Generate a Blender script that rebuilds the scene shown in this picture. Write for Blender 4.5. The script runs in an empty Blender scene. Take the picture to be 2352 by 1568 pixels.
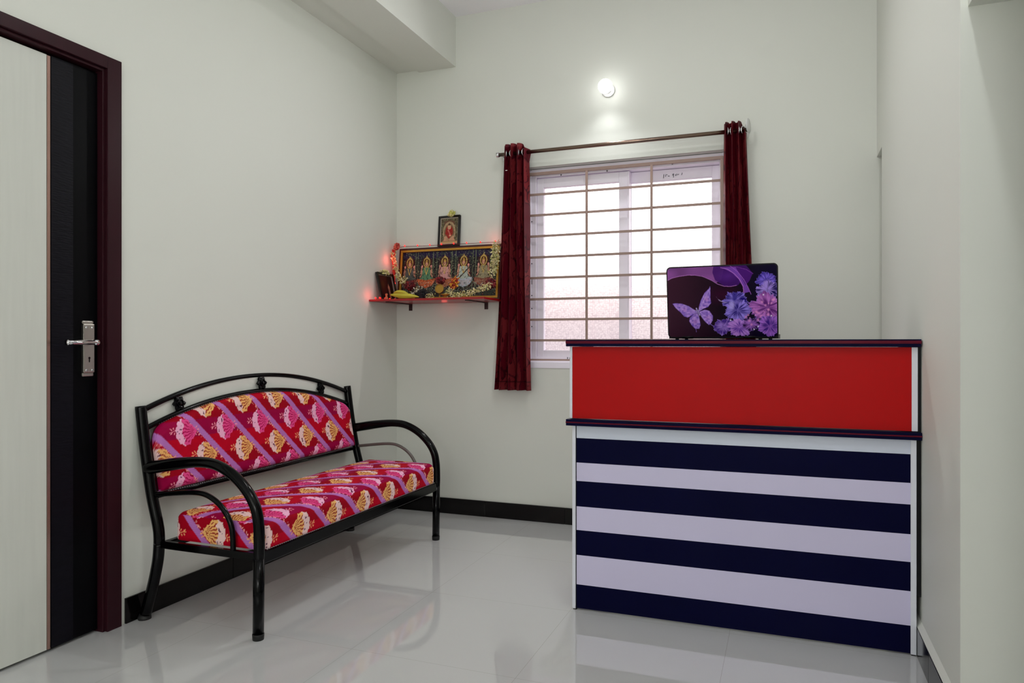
import bpy, math, random
import numpy as np
from mathutils import Vector, Matrix

# ------------------------------------------------------------------ camera, world, lights, exposure
S = bpy.context.scene
COL = S.collection
YAW = math.atan(629 / 1644)
cam_d = bpy.data.cameras.new('camera')
cam = bpy.data.objects.new('camera', cam_d)
COL.objects.link(cam)
cam.location = (0, 0, 1.10)
cam.rotation_euler = (math.pi / 2, 0, YAW)
cam_d.sensor_width = 36.0
cam_d.lens = 1644 / 2352 * 36.0
cam_d.shift_y = 4 / 2352
cam_d.clip_start = 0.05
S.camera = cam

S.view_settings.view_transform = 'Standard'
S.view_settings.look = 'None'
S.view_settings.exposure = 0.08
S.view_settings.gamma = 1.0
S.view_settings.use_curve_mapping = False
try:
    S.cycles.max_bounces = 10
    S.cycles.diffuse_bounces = 6
    S.cycles.transparent_max_bounces = 12
    S.cycles.sample_clamp_indirect = 6.0
    S.cycles.caustics_reflective = False
    S.cycles.caustics_refractive = False
    S.cycles.use_denoising = True
except Exception:
    pass

W = bpy.data.worlds.new('evening_sky')
S.world = W
W.use_nodes = True
nt = W.node_tree
nt.nodes.clear()
_o = nt.nodes.new('ShaderNodeOutputWorld')
_b = nt.nodes.new('ShaderNodeBackground')
_r = nt.nodes.new('ShaderNodeValToRGB')
_s = nt.nodes.new('ShaderNodeSeparateXYZ')
_t = nt.nodes.new('ShaderNodeTexCoord')
nt.links.new(_t.outputs['Generated'], _s.inputs[0])
nt.links.new(_s.outputs['Z'], _r.inputs[0])
nt.links.new(_r.outputs[0], _b.inputs[0])
nt.links.new(_b.outputs[0], _o.inputs[0])
_e = _r.color_ramp.elements
_e[0].position = 0.0; _e[0].color = (0.185, 0.150, 0.160, 1)
_e[1].position = 0.13; _e[1].color = (0.80, 0.78, 0.77, 1)
_m = _r.color_ramp.elements.new(0.03); _m.color = (0.215, 0.172, 0.178, 1)
_m = _r.color_ramp.elements.new(0.075); _m.color = (0.36, 0.29, 0.28, 1)
_b.inputs[1].default_value = 4.2

def area(name, loc, rot, sx, sy, power, color=(1, 1, 1)):
    d = bpy.data.lights.new(name, 'AREA')
    d.shape = 'RECTANGLE'; d.size = sx; d.size_y = sy; d.energy = power; d.color = color
    o = bpy.data.objects.new(name, d); COL.objects.link(o)
    o.location = loc; o.rotation_euler = rot
    return o

# unseen bulbs: one under the ceiling, one added as fill behind the photographer
def bulb(name, loc, power, color, soft=0.10):
    d = bpy.data.lights.new(name, 'POINT'); d.energy = power; d.color = color; d.shadow_soft_size = soft
    o = bpy.data.objects.new(name, d); COL.objects.link(o); o.location = loc
    return o
WHITE = (1.0, 0.995, 0.985)
bulb('unseen_bulb', (0.29, 1.15, 3.00), 18, (0.94, 0.98, 1.0), 0.035)
bulb('unseen_bulb', (0.10, -1.90, 1.60), 46, WHITE, 0.20)  # added fill, hangs low behind the camera to even out the walls
area('rear_fill_panel', (-0.95, -3.1, 1.75), (math.radians(90), 0, 0), 2.2, 1.6, 20, (1.0, 0.99, 1.0))  # unseen area light added to brighten the lower walls and floor
area('ceiling_panel_light', (-0.75, 2.75, 3.19), (0, 0, 0), 0.30, 0.30, 7, (1.0, 0.995, 0.985))
# the wall bulb throws its light forward into the room
_w = area('wall_bulb_beam', (-0.985, 4.055, 2.600), (math.radians(-62), 0, 0), 0.07, 0.07, 8, (0.98, 0.99, 1.0))
_w.data.shape = 'DISK'
_p = area('window_daylight_portal', (-0.93, 4.42, 1.57), (math.radians(-90), 0, 0), 1.2, 1.2, 1)
try:
    _p.data.cycles.is_portal = True
except Exception:
    pass
_d = bpy.data.lights.new('wall_bulb_glow', 'SPOT'); _d.energy = 1.9; _d.shadow_soft_size = 0.03
_d.spot_size = math.radians(110); _d.spot_blend = 1.0; _d.color = (0.97, 0.98, 1.0)
_q = bpy.data.objects.new('wall_bulb_glow', _d); COL.objects.link(_q)
_q.location = (-0.985, 4.050, 2.545); _q.rotation_euler = (math.radians(12), 0, 0)

# ------------------------------------------------------------------ materials
def lin(c):
    return tuple((x / 255 / 12.92) if x / 255 <= 0.04045 else ((x / 255 + 0.055) / 1.055) ** 2.4 for x in c[:3])

MATS = {}
def mat(name, rgb=(200, 200, 200), rough=0.5, metal=0.0, spec=0.5, noise=None, bump=None, attr=False, emit=None,
        coat=0.0, stretch=None, sheen=0.0):
    """rgb is sRGB 0-255. noise=(scale, amount) varies the colour; bump=(scale, strength)."""
    if name in MATS:
        return MATS[name]
    m = bpy.data.materials.new(name); m.use_nodes = True
    t = m.node_tree; n = t.nodes; b = n['Principled BSDF']
    c = lin(rgb)
    b.inputs['Base Color'].default_value = (*c, 1)
    b.inputs['Roughness'].default_value = rough
    b.inputs['Metallic'].default_value = metal
    b.inputs['Specular IOR Level'].default_value = spec
    b.inputs['Coat Weight'].default_value = coat
    b.inputs['Coat Roughness'].default_value = 0.08
    if sheen:
        b.inputs['Sheen Weight'].default_value = sheen
    tc = n.new('ShaderNodeTexCoord'); mp = n.new('ShaderNodeMapping')
    t.links.new(tc.outputs['Object'], mp.inputs[0])
    if stretch:
        mp.inputs['Scale'].default_value = stretch
    if attr:
        a = n.new('ShaderNodeAttribute'); a.attribute_name = 'Col'
        t.links.new(a.outputs['Color'], b.inputs['Base Color'])
    elif noise:
        ns = n.new('ShaderNodeTexNoise'); ns.inputs['Scale'].default_value = noise[0]; ns.inputs['Detail'].default_value = 6
        t.links.new(mp.outputs[0], ns.inputs[0])
        mx = n.new('ShaderNodeMix'); mx.data_type = 'RGBA'
        k = noise[1]
        mx.inputs[6].default_value = (*[x * (1 - k) for x in c], 1)
        mx.inputs[7].default_value = (*[min(1, x * (1 + k)) for x in c], 1)
        t.links.new(ns.outputs['Fac'], mx.inputs[0])
        t.links.new(mx.outputs[2], b.inputs['Base Color'])
    if bump:
        nb = n.new('ShaderNodeTexNoise'); nb.inputs['Scale'].default_value = bump[0]; nb.inputs['Detail'].default_value = 4
        t.links.new(mp.outputs[0], nb.inputs[0])
        bp = n.new('ShaderNodeBump'); bp.inputs['Strength'].default_value = bump[1]; bp.inputs['Distance'].default_value = 0.01
        t.links.new(nb.outputs['Fac'], bp.inputs['Height'])
        t.links.new(bp.outputs[0], b.inputs['Normal'])
    if emit:
        b.inputs['Emission Color'].default_value = (*lin(emit[0]), 1)
        b.inputs['Emission Strength'].default_value = emit[1]
    MATS[name] = m
    return m

M_wall = mat('cream_wall_paint', (220, 222, 214), 0.6, noise=(1.3, 0.015), bump=(60, 0.02))
M_ceil = mat('white_ceiling_paint', (252, 250, 255), 0.8)
M_granite = mat('black_granite', (9, 7, 7), 0.12, spec=0.3, noise=(90, 0.6))
M_upvc = mat('white_upvc', (246, 240, 252), 0.35)
M_bar = mat('beige_grille_paint', (158, 132, 122), 0.5)
M_black = mat('black_enamel', (2, 2, 3), 0.13, spec=0.16)
M_rubber = mat('black_rubber', (12, 12, 13), 0.6)
M_steel = mat('brushed_steel', (190, 184, 176), 0.28, metal=1.0, bump=(200, 0.05))
M_chrome = mat('chrome', (225, 225, 228), 0.1, metal=1.0)
M_rod = mat('brown_steel_rod', (132, 112, 100), 0.25, metal=1.0)
M_frame = mat('dark_maroon_door_frame', (46, 18, 25), 0.3, spec=0.15, noise=(8, 0.25), stretch=(3, 3, 0.4))
M_cream = mat('pale_laminate', (208, 210, 202), 0.32, noise=(9, 0.06), stretch=(6, 6, 0.35))
M_dark = mat('black_wood_laminate', (13, 12, 19), 0.38, spec=0.12, noise=(14, 0.5), bump=(30, 0.15), stretch=(1, 1, 7))
M_darkp = mat('plain_black_laminate', (4, 4, 6), 0.35, spec=0.08)
M_copper = mat('copper_strip', (176, 140, 128), 0.25, metal=0.8)
M_red = mat('red_laminate', (176, 6, 8), 0.42, spec=0.12, noise=(2.2, 0.12))
M_navy = mat('navy_laminate', (7, 8, 42), 0.4, spec=0.04, noise=(3, 0.2))
M_lav = mat('pale_lavender_laminate', (206, 200, 230), 0.35, noise=(4, 0.02))
M_lav2 = mat('pale_blue_laminate', (204, 210, 226), 0.35)
M_maroon = mat('maroon_edge_band', (88, 8, 32), 0.35, spec=0.1)
M_trim = mat('aluminium_trim', (222, 224, 234), 0.35)
M_paint = mat('woven_fabric', rough=0.7, spec=0.08, attr=True, bump=(500, 0.12))
M_skin = mat('glossy_printed_film', rough=0.3, spec=0.05, attr=True)
M_print = mat('glazed_print', rough=0.3, spec=0.2, attr=True)
M_petal = mat('fresh_petals', rough=0.6, attr=True)
M_gold = mat('gold_moulding', (190, 140, 44), 0.35, metal=0.3, noise=(30, 0.2))
M_wood = mat('dark_red_wood', (66, 14, 12), 0.35)
M_redshelf = mat('red_shelf_laminate', (150, 14, 22), 0.3)
M_blackframe = mat('black_picture_frame', (16, 9, 9), 0.3)
M_mount = mat('pale_mount_board', (200, 186, 172), 0.6)
M_led = mat('red_led', (255, 40, 40), 0.4, emit=((255, 40, 36), 2.2))
M_bulb = mat('lit_bulb', (255, 255, 255), 0.3, emit=((255, 255, 255), 6))
M_white = mat('white_plastic', (222, 222, 220), 0.4)
M_banana = mat('banana_peel', (188, 176, 52), 0.5, noise=(14, 0.2))
M_brass = mat('brass', (176, 136, 62), 0.3, metal=0.9)
M_plastic = mat('black_plastic', (9, 8, 11), 0.35, spec=0.2)

def floor_material():
    m = bpy.data.materials.new('polished_vitrified_tile'); m.use_nodes = True
    t = m.node_tree; n = t.nodes; b = n['Principled BSDF']
    tc = n.new('ShaderNodeTexCoord'); sp = n.new('ShaderNodeSeparateXYZ'); t.links.new(tc.outputs['Object'], sp.inputs[0])
    def mth(op, a, bb):
        q = n.new('ShaderNodeMath'); q.operation = op
        for i, v in enumerate((a, bb)):
            if v is None: continue
            if isinstance(v, (int, float)): q.inputs[i].default_value = v
            else: t.links.new(v, q.inputs[i])
        return q.outputs[0]
    def joint(out, off, pitch):
        f = mth('FRACT', mth('DIVIDE', mth('ADD', out, off), pitch), None)
        return mth('LESS_THAN', mth('ABSOLUTE', mth('SUBTRACT', f, 0.5), None), 0.0008)
    jx = joint(sp.outputs['X'], 0.2 + 0.315 + 6.3, 0.63)
    jy = joint(sp.outputs['Y'], -2.2 + 0.315 + 6.3, 0.63)
    j = mth('MAXIMUM', jx, jy)
    ns = n.new('ShaderNodeTexNoise'); ns.inputs['Scale'].default_value = 1.2; ns.inputs['Detail'].default_value = 5
    t.links.new(tc.outputs['Object'], ns.inputs[0])
    mx = n.new('ShaderNodeMix'); mx.data_type = 'RGBA'
    mx.inputs[6].default_value = (*lin((194, 195, 195)), 1); mx.inputs[7].default_value = (*lin((203, 204, 204)), 1)
    t.links.new(ns.outputs['Fac'], mx.inputs[0])
    m2 = n.new('ShaderNodeMix'); m2.data_type = 'RGBA'
    m2.inputs[7].default_value = (*lin((160, 155, 148)), 1)
    t.links.new(j, m2.inputs[0]); t.links.new(mx.outputs[2], m2.inputs[6])
    t.links.new(m2.outputs[2], b.inputs['Base Color'])
    b.inputs['Roughness'].default_value = 0.035
    b.inputs['IOR'].default_value = 1.9
    return m
M_floor = floor_material()

def glass_material():
    """pin-head patterned glass: lets the sky through, a pattern of little lenses tints it"""
    m = bpy.data.materials.new('patterned_glass'); m.use_nodes = True
    t = m.node_tree; n = t.nodes; n.clear()
    o = n.new('ShaderNodeOutputMaterial')
    tc = n.new('ShaderNodeTexCoord')
    vo = n.new('ShaderNodeTexVoronoi'); vo.inputs['Scale'].default_value = 85; vo.inputs['Randomness'].default_value = 0.5
    t.links.new(tc.outputs['Object'], vo.inputs[0])
    rp = n.new('ShaderNodeValToRGB'); t.links.new(vo.outputs['Distance'], rp.inputs[0])
    e = rp.color_ramp.elements
    e[0].position = 0.25; e[0].color = (1, 1, 1, 1); e[1].position = 0.75; e[1].color = (0.80, 0.77, 0.79, 1)
    tr = n.new('ShaderNodeBsdfTransparent'); t.links.new(rp.outputs[0], tr.inputs[0])
    tl = n.new('ShaderNodeBsdfTranslucent'); tl.inputs[0].default_value = (0.9, 0.88, 0.88, 1)
    gl = n.new('ShaderNodeBsdfGlossy'); gl.inputs['Roughness'].default_value = 0.15
    m1 = n.new('ShaderNodeMixShader'); m1.inputs[0].default_value = 0.10
    t.links.new(tr.outputs[0], m1.inputs[1]); t.links.new(tl.outputs[0], m1.inputs[2])
    m2 = n.new('ShaderNodeMixShader'); m2.inputs[0].default_value = 0.04
    t.links.new(m1.outputs[0], m2.inputs[1]); t.links.new(gl.outputs[0], m2.inputs[2])
    t.links.new(m2.outputs[0], o.inputs[0])
    return m
M_glass = glass_material()

def curtain_material():
    m = mat('burgundy_damask', rough=0.45, spec=0.25, attr=True, bump=(300, 0.08))
    t = m.node_tree; n = t.nodes
    b = n['Principled BSDF']; o = n['Material Output']; a = [x for x in n if x.type == 'ATTRIBUTE'][0]
    tl = n.new('ShaderNodeBsdfTranslucent'); t.links.new(a.outputs['Color'], tl.inputs[0])
    mx = n.new('ShaderNodeMixShader'); mx.inputs[0].default_value = 0.3
    t.links.new(b.outputs[0], mx.inputs[1]); t.links.new(tl.outputs[0], mx.inputs[2]); t.links.new(mx.outputs[0], o.inputs[0])
    return m
M_curtain = curtain_material()

# ------------------------------------------------------------------ geometry helpers (all in world coordinates)
def worldloc(o):
    v = Vector((0, 0, 0))
    while o:
        v = v + o.location; o = o.parent
    return v

def obj(name, geo, m, parent=None, smooth=False, colors=None, mats=None, fm=None, bevel=0.0, label=None):
    vs, fs = geo
    off = worldloc(parent) if parent else Vector((0, 0, 0))
    vs = np.asarray(vs, dtype=float) - np.array(off)
    me = bpy.data.meshes.new(name)
    me.from_pydata(vs.tolist(), [], [tuple(int(i) for i in f) for f in fs])
    for q in (mats or [m]):
        me.materials.append(q)
    if fm is not None:
        me.polygons.foreach_set('material_index', np.asarray(fm, dtype=np.int32))
    if smooth:
        me.polygons.foreach_set('use_smooth', np.ones(len(me.polygons), dtype=bool))
    if colors is not None:
        ca = me.color_attributes.new('Col', 'FLOAT_COLOR', 'POINT')
        c4 = np.ones((len(vs), 4)); c4[:, :3] = colors
        ca.data.foreach_set('color', c4.ravel())
    me.validate(); me.update()
    o = bpy.data.objects.new(name, me); COL.objects.link(o)
    o.parent = parent
    if bevel:
        md = o.modifiers.new('bevel', 'BEVEL'); md.width = bevel; md.segments = 2; md.limit_method = 'ANGLE'
    if label:
        o['label'] = label
    return o

def thing(name, label, cat, loc, group=None):
    o = bpy.data.objects.new(name, None); COL.objects.link(o); o.location = loc
    o['label'] = label; o['category'] = cat
    if group: o['group'] = group
    return o

def tag(o, label, cat, group=None):
    o['label'] = label; o['category'] = cat
    if group: o['group'] = group
    return o

def struct(o):
    o['kind'] = 'structure'; return o

def box(x0, x1, y0, y1, z0, z1):
    v = [(x, y, z) for x in (x0, x1) for y in (y0, y1) for z in (z0, z1)]
    f = [(0, 1, 3, 2), (4, 6, 7, 5), (0, 4, 5, 1), (2, 3, 7, 6), (0, 2, 6, 4), (1, 5, 7, 3)]
    return v, f

def join(*geos):
    V = []; F = []
    for v, f in geos:
        k = len(V); V += [tuple(p) for p in v]; F += [tuple(i + k for i in q) for q in f]
    return V, F

def tube(path, r, n=14, cap=True, flat=None):
    """round tube along a path; r a number or a list; flat=(sx, sy) scales the section"""
    P = [Vector(p) for p in path]; N = len(P)
    R = r if isinstance(r, (list, tuple)) else [r] * N
    T = []
    for i in range(N):
        a = P[min(i + 1, N - 1)] - P[max(i - 1, 0)]
        T.append(a.normalized())
    up = Vector((0, 0, 1)) if abs(T[0].z) < 0.9 else Vector((0, 1, 0))
    u = T[0].cross(up).normalized()
    V = []; F = []
    for i in range(N):
        u = (u - T[i] * u.dot(T[i])).normalized(); w = T[i].cross(u)
        for k in range(n):
            a = 2 * math.pi * k / n
            V.append(tuple(P[i] + (u * math.cos(a) + w * math.sin(a)) * R[i]))
    for i in range(N - 1):
        for k in range(n):
            F.append((i * n + k, i * n + (k + 1) % n, (i + 1) * n + (k + 1) % n, (i + 1) * n + k))
    if cap:
        F.append(tuple(reversed(range(n)))); F.append(tuple((N - 1) * n + k for k in range(n)))
    return V, F

def smooth_path(pts, k=6):
    """Catmull-Rom through the points"""
    P = [Vector(p) for p in pts]; out = []
    for i in range(len(P) - 1):
        a = P[max(i - 1, 0)]; b = P[i]; c = P[i + 1]; d = P[min(i + 2, len(P) - 1)]
        for j in range(k):
            t = j / k
            out.append(0.5 * ((2 * b) + (c - a) * t + (2 * a - 5 * b + 4 * c - d) * t * t + (3 * b - a - 3 * c + d) * t ** 3))
    out.append(P[-1])
    return out

def lathe(profile, origin, ax=(0, 0, 1), n=24):
    """profile [(r, h)] turned round the axis ax through origin"""
    A = Vector(ax).normalized(); u = A.orthogonal().normalized(); w = A.cross(u); O = Vector(origin)
    V = []; F = []
    for r, h in profile:
        for k in range(n):
            a = 2 * math.pi * k / n
            V.append(tuple(O + A * h + (u * math.cos(a) + w * math.sin(a)) * r))
    for i in range(len(profile) - 1):
        for k in range(n):
            F.append((i * n + k, i * n + (k + 1) % n, (i + 1) * n + (k + 1) % n, (i + 1) * n + k))
    F.append(tuple(reversed(range(n)))); F.append(tuple((len(profile) - 1) * n + k for k in range(n)))
    return V, F

def torus(c, ax, R, r, n=20, m=8):
    A = Vector(ax).normalized(); u = A.orthogonal().normalized(); w = A.cross(u); O = Vector(c)
    V = []; F = []
    for i in range(n):
        a = 2 * math.pi * i / n; d = u * math.cos(a) + w * math.sin(a)
        for j in range(m):
            b = 2 * math.pi * j / m
            V.append(tuple(O + d * (R + r * math.cos(b)) + A * r * math.sin(b)))
    for i in range(n):
        for j in range(m):
            F.append((i * m + j, ((i + 1) % n) * m + j, ((i + 1) % n) * m + (j + 1) % m, i * m + (j + 1) % m))
    return V, F

def grid(fn, nu, nv):
    """fn(U, V) arrays in 0..1 -> (x, y, z) arrays"""
    U, Vv = np.meshgrid(np.linspace(0, 1, nu), np.linspace(0, 1, nv), indexing='ij')
    U = U.ravel(); Vv = Vv.ravel()
    x, y, z = fn(U, Vv)
    V = np.stack([x, y, z], 1)
    i = np.arange((nu - 1) * (nv - 1)); a = i // (nv - 1); b = i % (nv - 1)
    k = a * nv + b
    F = np.stack([k, k + nv, k + nv + 1, k + 1], 1)
    return V, F, U, Vv

# ------------------------------------------------------------------ painting helpers (numpy, on mesh vertices)
def L3(c): return np.array(lin(c))

def vnoise(x, y, seed=0):
    xi = np.floor(x).astype(np.int64); yi = np.floor(y).astype(np.int64); fx = x - xi; fy = y - yi
    fx = fx * fx * (3 - 2 * fx); fy = fy * fy * (3 - 2 * fy)
    def h(a, b):
        n = (a * 374761393 + b * 668265263 + seed * 1442695041) & 0xffffffff
        n = ((n ^ (n >> 13)) * 1274126177) & 0xffffffff
        return ((n ^ (n >> 16)) & 0xffff) / 65535.0
    return (h(xi, yi) * (1 - fx) + h(xi + 1, yi) * fx) * (1 - fy) + (h(xi, yi + 1) * (1 - fx) + h(xi + 1, yi + 1) * fx) * fy

def fbm(x, y, seed=0):
    return 0.55 * vnoise(x, y, seed) + 0.3 * vnoise(x * 2.1, y * 2.1, seed + 1) + 0.15 * vnoise(x * 4.3, y * 4.3, seed + 2)

class Canvas:
    def __init__(s, x, y, bg):
        s.x = x; s.y = y; s.c = np.tile(L3(bg), (len(x), 1))
    def put(s, mask, col, a=1.0):
        m = np.clip(mask.astype(float) * a, 0, 1)[:, None]
        col = L3(col) if isinstance(col, tuple) else col
        s.c = s.c * (1 - m) + col * m
    def poly(s, pts, col, a=1.0):
        ins = np.zeros(len(s.x), bool); n = len(pts)
        for i in range(n):
            x1, y1 = pts[i]; x2, y2 = pts[(i + 1) % n]
            if y1 == y2: continue
            cr = ((y1 > s.y) != (y2 > s.y)) & (s.x < (x2 - x1) * (s.y - y1) / (y2 - y1) + x1)
            ins ^= cr
        s.put(ins, col, a); return ins
    def ell(s, cx, cy, rx, ry, col, a=1.0, soft=0.0, rot=0.0):
        c, d = math.cos(rot), math.sin(rot)
        dx = s.x - cx; dy = s.y - cy
        q = np.sqrt(((dx * c + dy * d) / rx) ** 2 + ((-dx * d + dy * c) / ry) ** 2)
        m = np.clip((1 - q) / soft, 0, 1) if soft else (q < 1)
        s.put(m, col, a)
    def line(s, pts, w, col, a=1.0):
        for (x1, y1), (x2, y2) in zip(pts[:-1], pts[1:]):
            dx, dy = x2 - x1, y2 - y1; l2 = dx * dx + dy * dy + 1e-9
            t = np.clip(((s.x - x1) * dx + (s.y - y1) * dy) / l2, 0, 1)
            d = np.hypot(s.x - x1 - t * dx, s.y - y1 - t * dy)
            s.put(d < w / 2, col, a)

def fabric(u, v):
    """the bench cloth: crimson ground, slanting lilac stripes, rows of pink and gold fan flowers. u, v in metres"""
    k = np.round((0.725 - v) / 0.108)          # row
    P = 0.228
    # ground: bands of magenta crimson and red
    band = np.mod((0.725 - v) / 0.216 + 0.22, 1.0)
    c = np.where((band < 0.33)[:, None], L3((152, 0, 62)), np.where((band < 0.72)[:, None], L3((186, 0, 34)), L3((158, 0, 26))))
    n = fbm(u * 60, v * 60, 3)
    c = c * (0.9 + 0.2 * n[:, None])
    s = np.mod(u - 2.409 - 0.96 * (0.725 - v) + P / 2, P) - P / 2
    stripe = np.abs(s) < 0.019
    wv = 0.5 + 0.5 * np.sin(v * 900 + 4 * n)
    c = np.where(stripe[:, None], L3((186, 116, 190)) * (0.85 + 0.3 * wv[:, None]), c)
    # beads beside the stripe
    sd = s + 0.026
    bd = (np.abs(sd) < 0.008) & (vnoise(u * 210, v * 210, 9) > 0.66)
    c = np.where(bd[:, None], L3((244, 160, 160)), c)
    for dk in (0, -1, 1):
        kk = k + dk
        zc = 0.725 - 0.108 * kk
        uc = 2.328 + 0.098 * kk
        du = np.mod(u - uc + P / 2, P) - P / 2
        dv = v - zc
        gold = np.mod(kk, 2) == 1
        # a scalloped blossom: rounded on the left, drawn to a point on the right
        x = du; y = dv
        th = np.arctan2(y / 1.12, x + 0.004); R_ = np.hypot(x + 0.004, y / 1.12)
        lim = 0.049 * (1 + 0.045 * np.cos(th * 11) + 0.02 * np.cos(th * 23 + 1)) + 0.012 * np.clip(1 - np.abs(th) / 0.55, 0, 1) - 0.006 * np.exp(-((np.abs(th) - 0.75) / 0.25) ** 2)
        inside = R_ < lim
        a = np.arctan2(y, -(x - 0.053)); r = np.hypot(y, x - 0.053)
        body = np.where(gold[:, None], L3((244, 186, 112)), L3((236, 78, 146)))
        deep = np.where(gold[:, None], L3((164, 52, 40)), L3((186, 16, 84)))
        rays = np.cos(a * 24 + np.sin(r * 300) * 0.8)
        innr = (R_ < lim * 0.84) & (rays > 0.30) & (r > 0.008) & (np.abs(a) < 0.95)
        fc = np.where(innr[:, None], deep, body)
        white = (x < -0.010 + 0.005 * np.cos(y * 210)) & (R_ > lim * 0.30)
        fc = np.where(white[:, None], np.where(gold[:, None], L3((246, 208, 206)), L3((250, 184, 216))), fc)
        dots = white & (vnoise(u * 130, v * 130, 5) > 0.80) & (R_ < lim * 0.88)
        fc = np.where(dots[:, None], L3((92, 16, 62)), fc)
        c = np.where(inside[:, None], fc, c)
        # stem and little leaves
        stem = (np.abs(y - 0.004 * np.sin(x * 120)) < 0.0014) & (x > 0.052) & (x < 0.076)
        stem |= (np.abs(y - 0.01 - 0.004 * np.sin(x * 100)) < 0.0014) & (x < -0.050) & (x > -0.086)
        for (lx, ly, ra) in ((0.050, 0.012, 1.0), (0.060, 0.017, 0.7), (0.052, -0.012, -1.0), (0.066, 0.006, 0.3), (-0.062, 0.020, 2.0), (-0.076, 0.018, 2.4), (-0.060, 0.0, -2.2), (-0.078, 0.001, -2.6)):
            ca, sa = math.cos(ra), math.sin(ra)
            ex = (x - lx) * ca + (y - ly) * sa; ey = -(x - lx) * sa + (y - ly) * ca
            stem |= (ex / 0.0062) ** 2 + (ey / 0.0026) ** 2 < 1
        c = np.where((stem & ~inside)[:, None], np.where(gold[:, None], L3((246, 170, 120)), L3((248, 150, 170))), c)
    return c

# ------------------------------------------------------------------ the room shell
XL, XR, YB, ZC = -2.424, 0.445, 4.185, 3.205
PY = 2.263            # where the short side wall ends
YR, XFAR = -3.2, 2.6
struct(obj('floor', box(XL - 0.2, XFAR + 0.2, YR - 0.2, YB + 0.2, -0.1, 0.0), M_floor))
struct(obj('ceiling', box(XL - 0.2, XFAR + 0.2, YR - 0.2, YB + 0.2, ZC, ZC + 0.1), M_ceil))
# left wall with the door opening
DY0, DY1, DZ = 1.12, 2.058, 2.193
struct(obj('wall_left', join(box(XL - 0.2, XL, DY1, YB + 0.2, 0, ZC), box(XL - 0.2, XL, YR, DY0, 0, ZC),
                             box(XL - 0.2, XL, DY0, DY1, DZ, ZC), box(XL - 0.2, XL - 0.17, DY0, DY1, 0, DZ)), M_wall))
# back wall with the window opening
WX0, WX1, WZ0, WZ1 = -1.525, -0.326, 0.955, 2.190
TB = 0.20
struct(obj('wall_back', join(box(XL, WX0, YB, YB + TB, 0, ZC), box(WX1, XR + 0.5, YB, YB + TB, 0, ZC),
                             box(WX0, WX1, YB, YB + TB, 0, WZ0), box(WX0, WX1, YB, YB + TB, WZ1, ZC)), M_wall))
# side wall: corner recess near the window wall, ends at PY
struct(obj('wall_right', join(box(XR, XR + 0.5, PY, 3.975, 0, ZC), box(XR, XR + 0.5, 3.975, YB, 2.075, ZC),
                              box(XR + 0.11, XR + 0.5, 3.975, YB, 0, 2.075)), M_wall))
struct(obj('wall_front', box(XR + 0.5, XFAR, PY, PY + 0.15, 0, ZC), M_wall))
struct(obj('wall_far', box(XFAR, XFAR + 0.15, 1.2, PY + 0.15, 0, ZC), M_wall))
# unseen wall added beside the photographer to keep rear light off the passage face
struct(obj('wall_blocker', box(XR + 0.018, XFAR, YR, 1.35, 0, ZC), M_wall))
struct(obj('wall_rear', box(XL, XFAR, YR - 0.15, YR, 0, ZC), M_wall))
# concrete beam along the left side with a thin lowered strip beside it
struct(obj('trim_1', join(box(-2.255, -1.990, YR, YB, 2.882, ZC)), M_wall))
def prism_y(pts, y0, y1):
    n = len(pts)
    V = [(x, y0, z) for x, z in pts] + [(x, y1, z) for x, z in pts]
    F = [tuple(range(n)), tuple(reversed(range(n, 2 * n)))] + [(i, i + n, (i + 1) % n + n, (i + 1) % n) for i in range(n)]
    return V, F
struct(obj('trim_2', prism_y([(XL, 2.897), (XL, ZC), (-2.255, ZC), (-2.255, 2.8975)], YR, YB), M_wall))
# lintel over the passage beside the photographer
struct(obj('trim_3', box(XR + 0.018, XFAR, 1.35, PY, 2.015, ZC), M_wall))

# skirting, laid in tiles
def skirting(name, runs):
    r = bpy.data.objects.new(name, None); COL.objects.link(r); r.location = (0, 0, 0); r['kind'] = 'structure'
    for g in runs:
        obj('skirting_tile', g, M_granite, r, bevel=0.0015)
    return r
skirting('baseboard_back', [box(a + 0.001, b - 0.001, YB - 0.012, YB, 0, 0.1) for a, b in ((XL + 0.012, -1.78), (-1.78, -1.255), (-1.255, -0.65), (-0.65, -0.05), (-0.05, XR - 0.015))])
skirting('baseboard_left', [box(XL, XL + 0.010, a + 0.001, b - 0.001, 0, 0.1) for a, b in ((DY1 + 0.02, 2.66), (2.66, 3.27), (3.27, 3.88), (3.88, YB))])
skirting('baseboard_right', [box(XR - 0.015, XR, a + 0.001, b - 0.001, 0, 0.1) for a, b in ((PY, 2.64), (2.64, 3.25), (3.25, 3.86), (3.86, YB - 0.013))])
struct(obj('trim_4', prism_y([(XR - 0.013, 0.1005), (XR, 0.1005), (XR, 0.122)], PY, YB - 0.02), M_wall))

# ------------------------------------------------------------------ door
door = bpy.data.objects.new('door_1', None); COL.objects.link(door); door.location = (XL, 1.6, 0); door['kind'] = 'structure'
door['label'] = 'dark and cream laminated door in a maroon wooden frame beside the bench'
FX = XL + 0.012
fw = 0.062
obj('door_frame', join(box(XL - 0.10, FX, DY1 - fw, DY1, 0, DZ), box(XL - 0.10, FX, DY0, DY0 + fw, 0, DZ),
                       box(XL - 0.10, FX, DY0 + fw, DY1 - fw, DZ - 0.047, DZ),
                       box(XL - 0.10, FX - 0.014, DY1 - fw - 0.010, DY1 - fw, 0, DZ - 0.047),
                       box(XL - 0.10, FX - 0.014, DY0 + fw, DY1 - fw - 0.010, DZ - 0.058, DZ - 0.047)), M_frame, door, bevel=0.002)
LX = -2.452
leaf = obj('door_leaf', box(LX - 0.035, LX, 1.800, DY1 - fw - 0.012, 0.012, 2.128), M_darkp, door, bevel=0.001)
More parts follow.
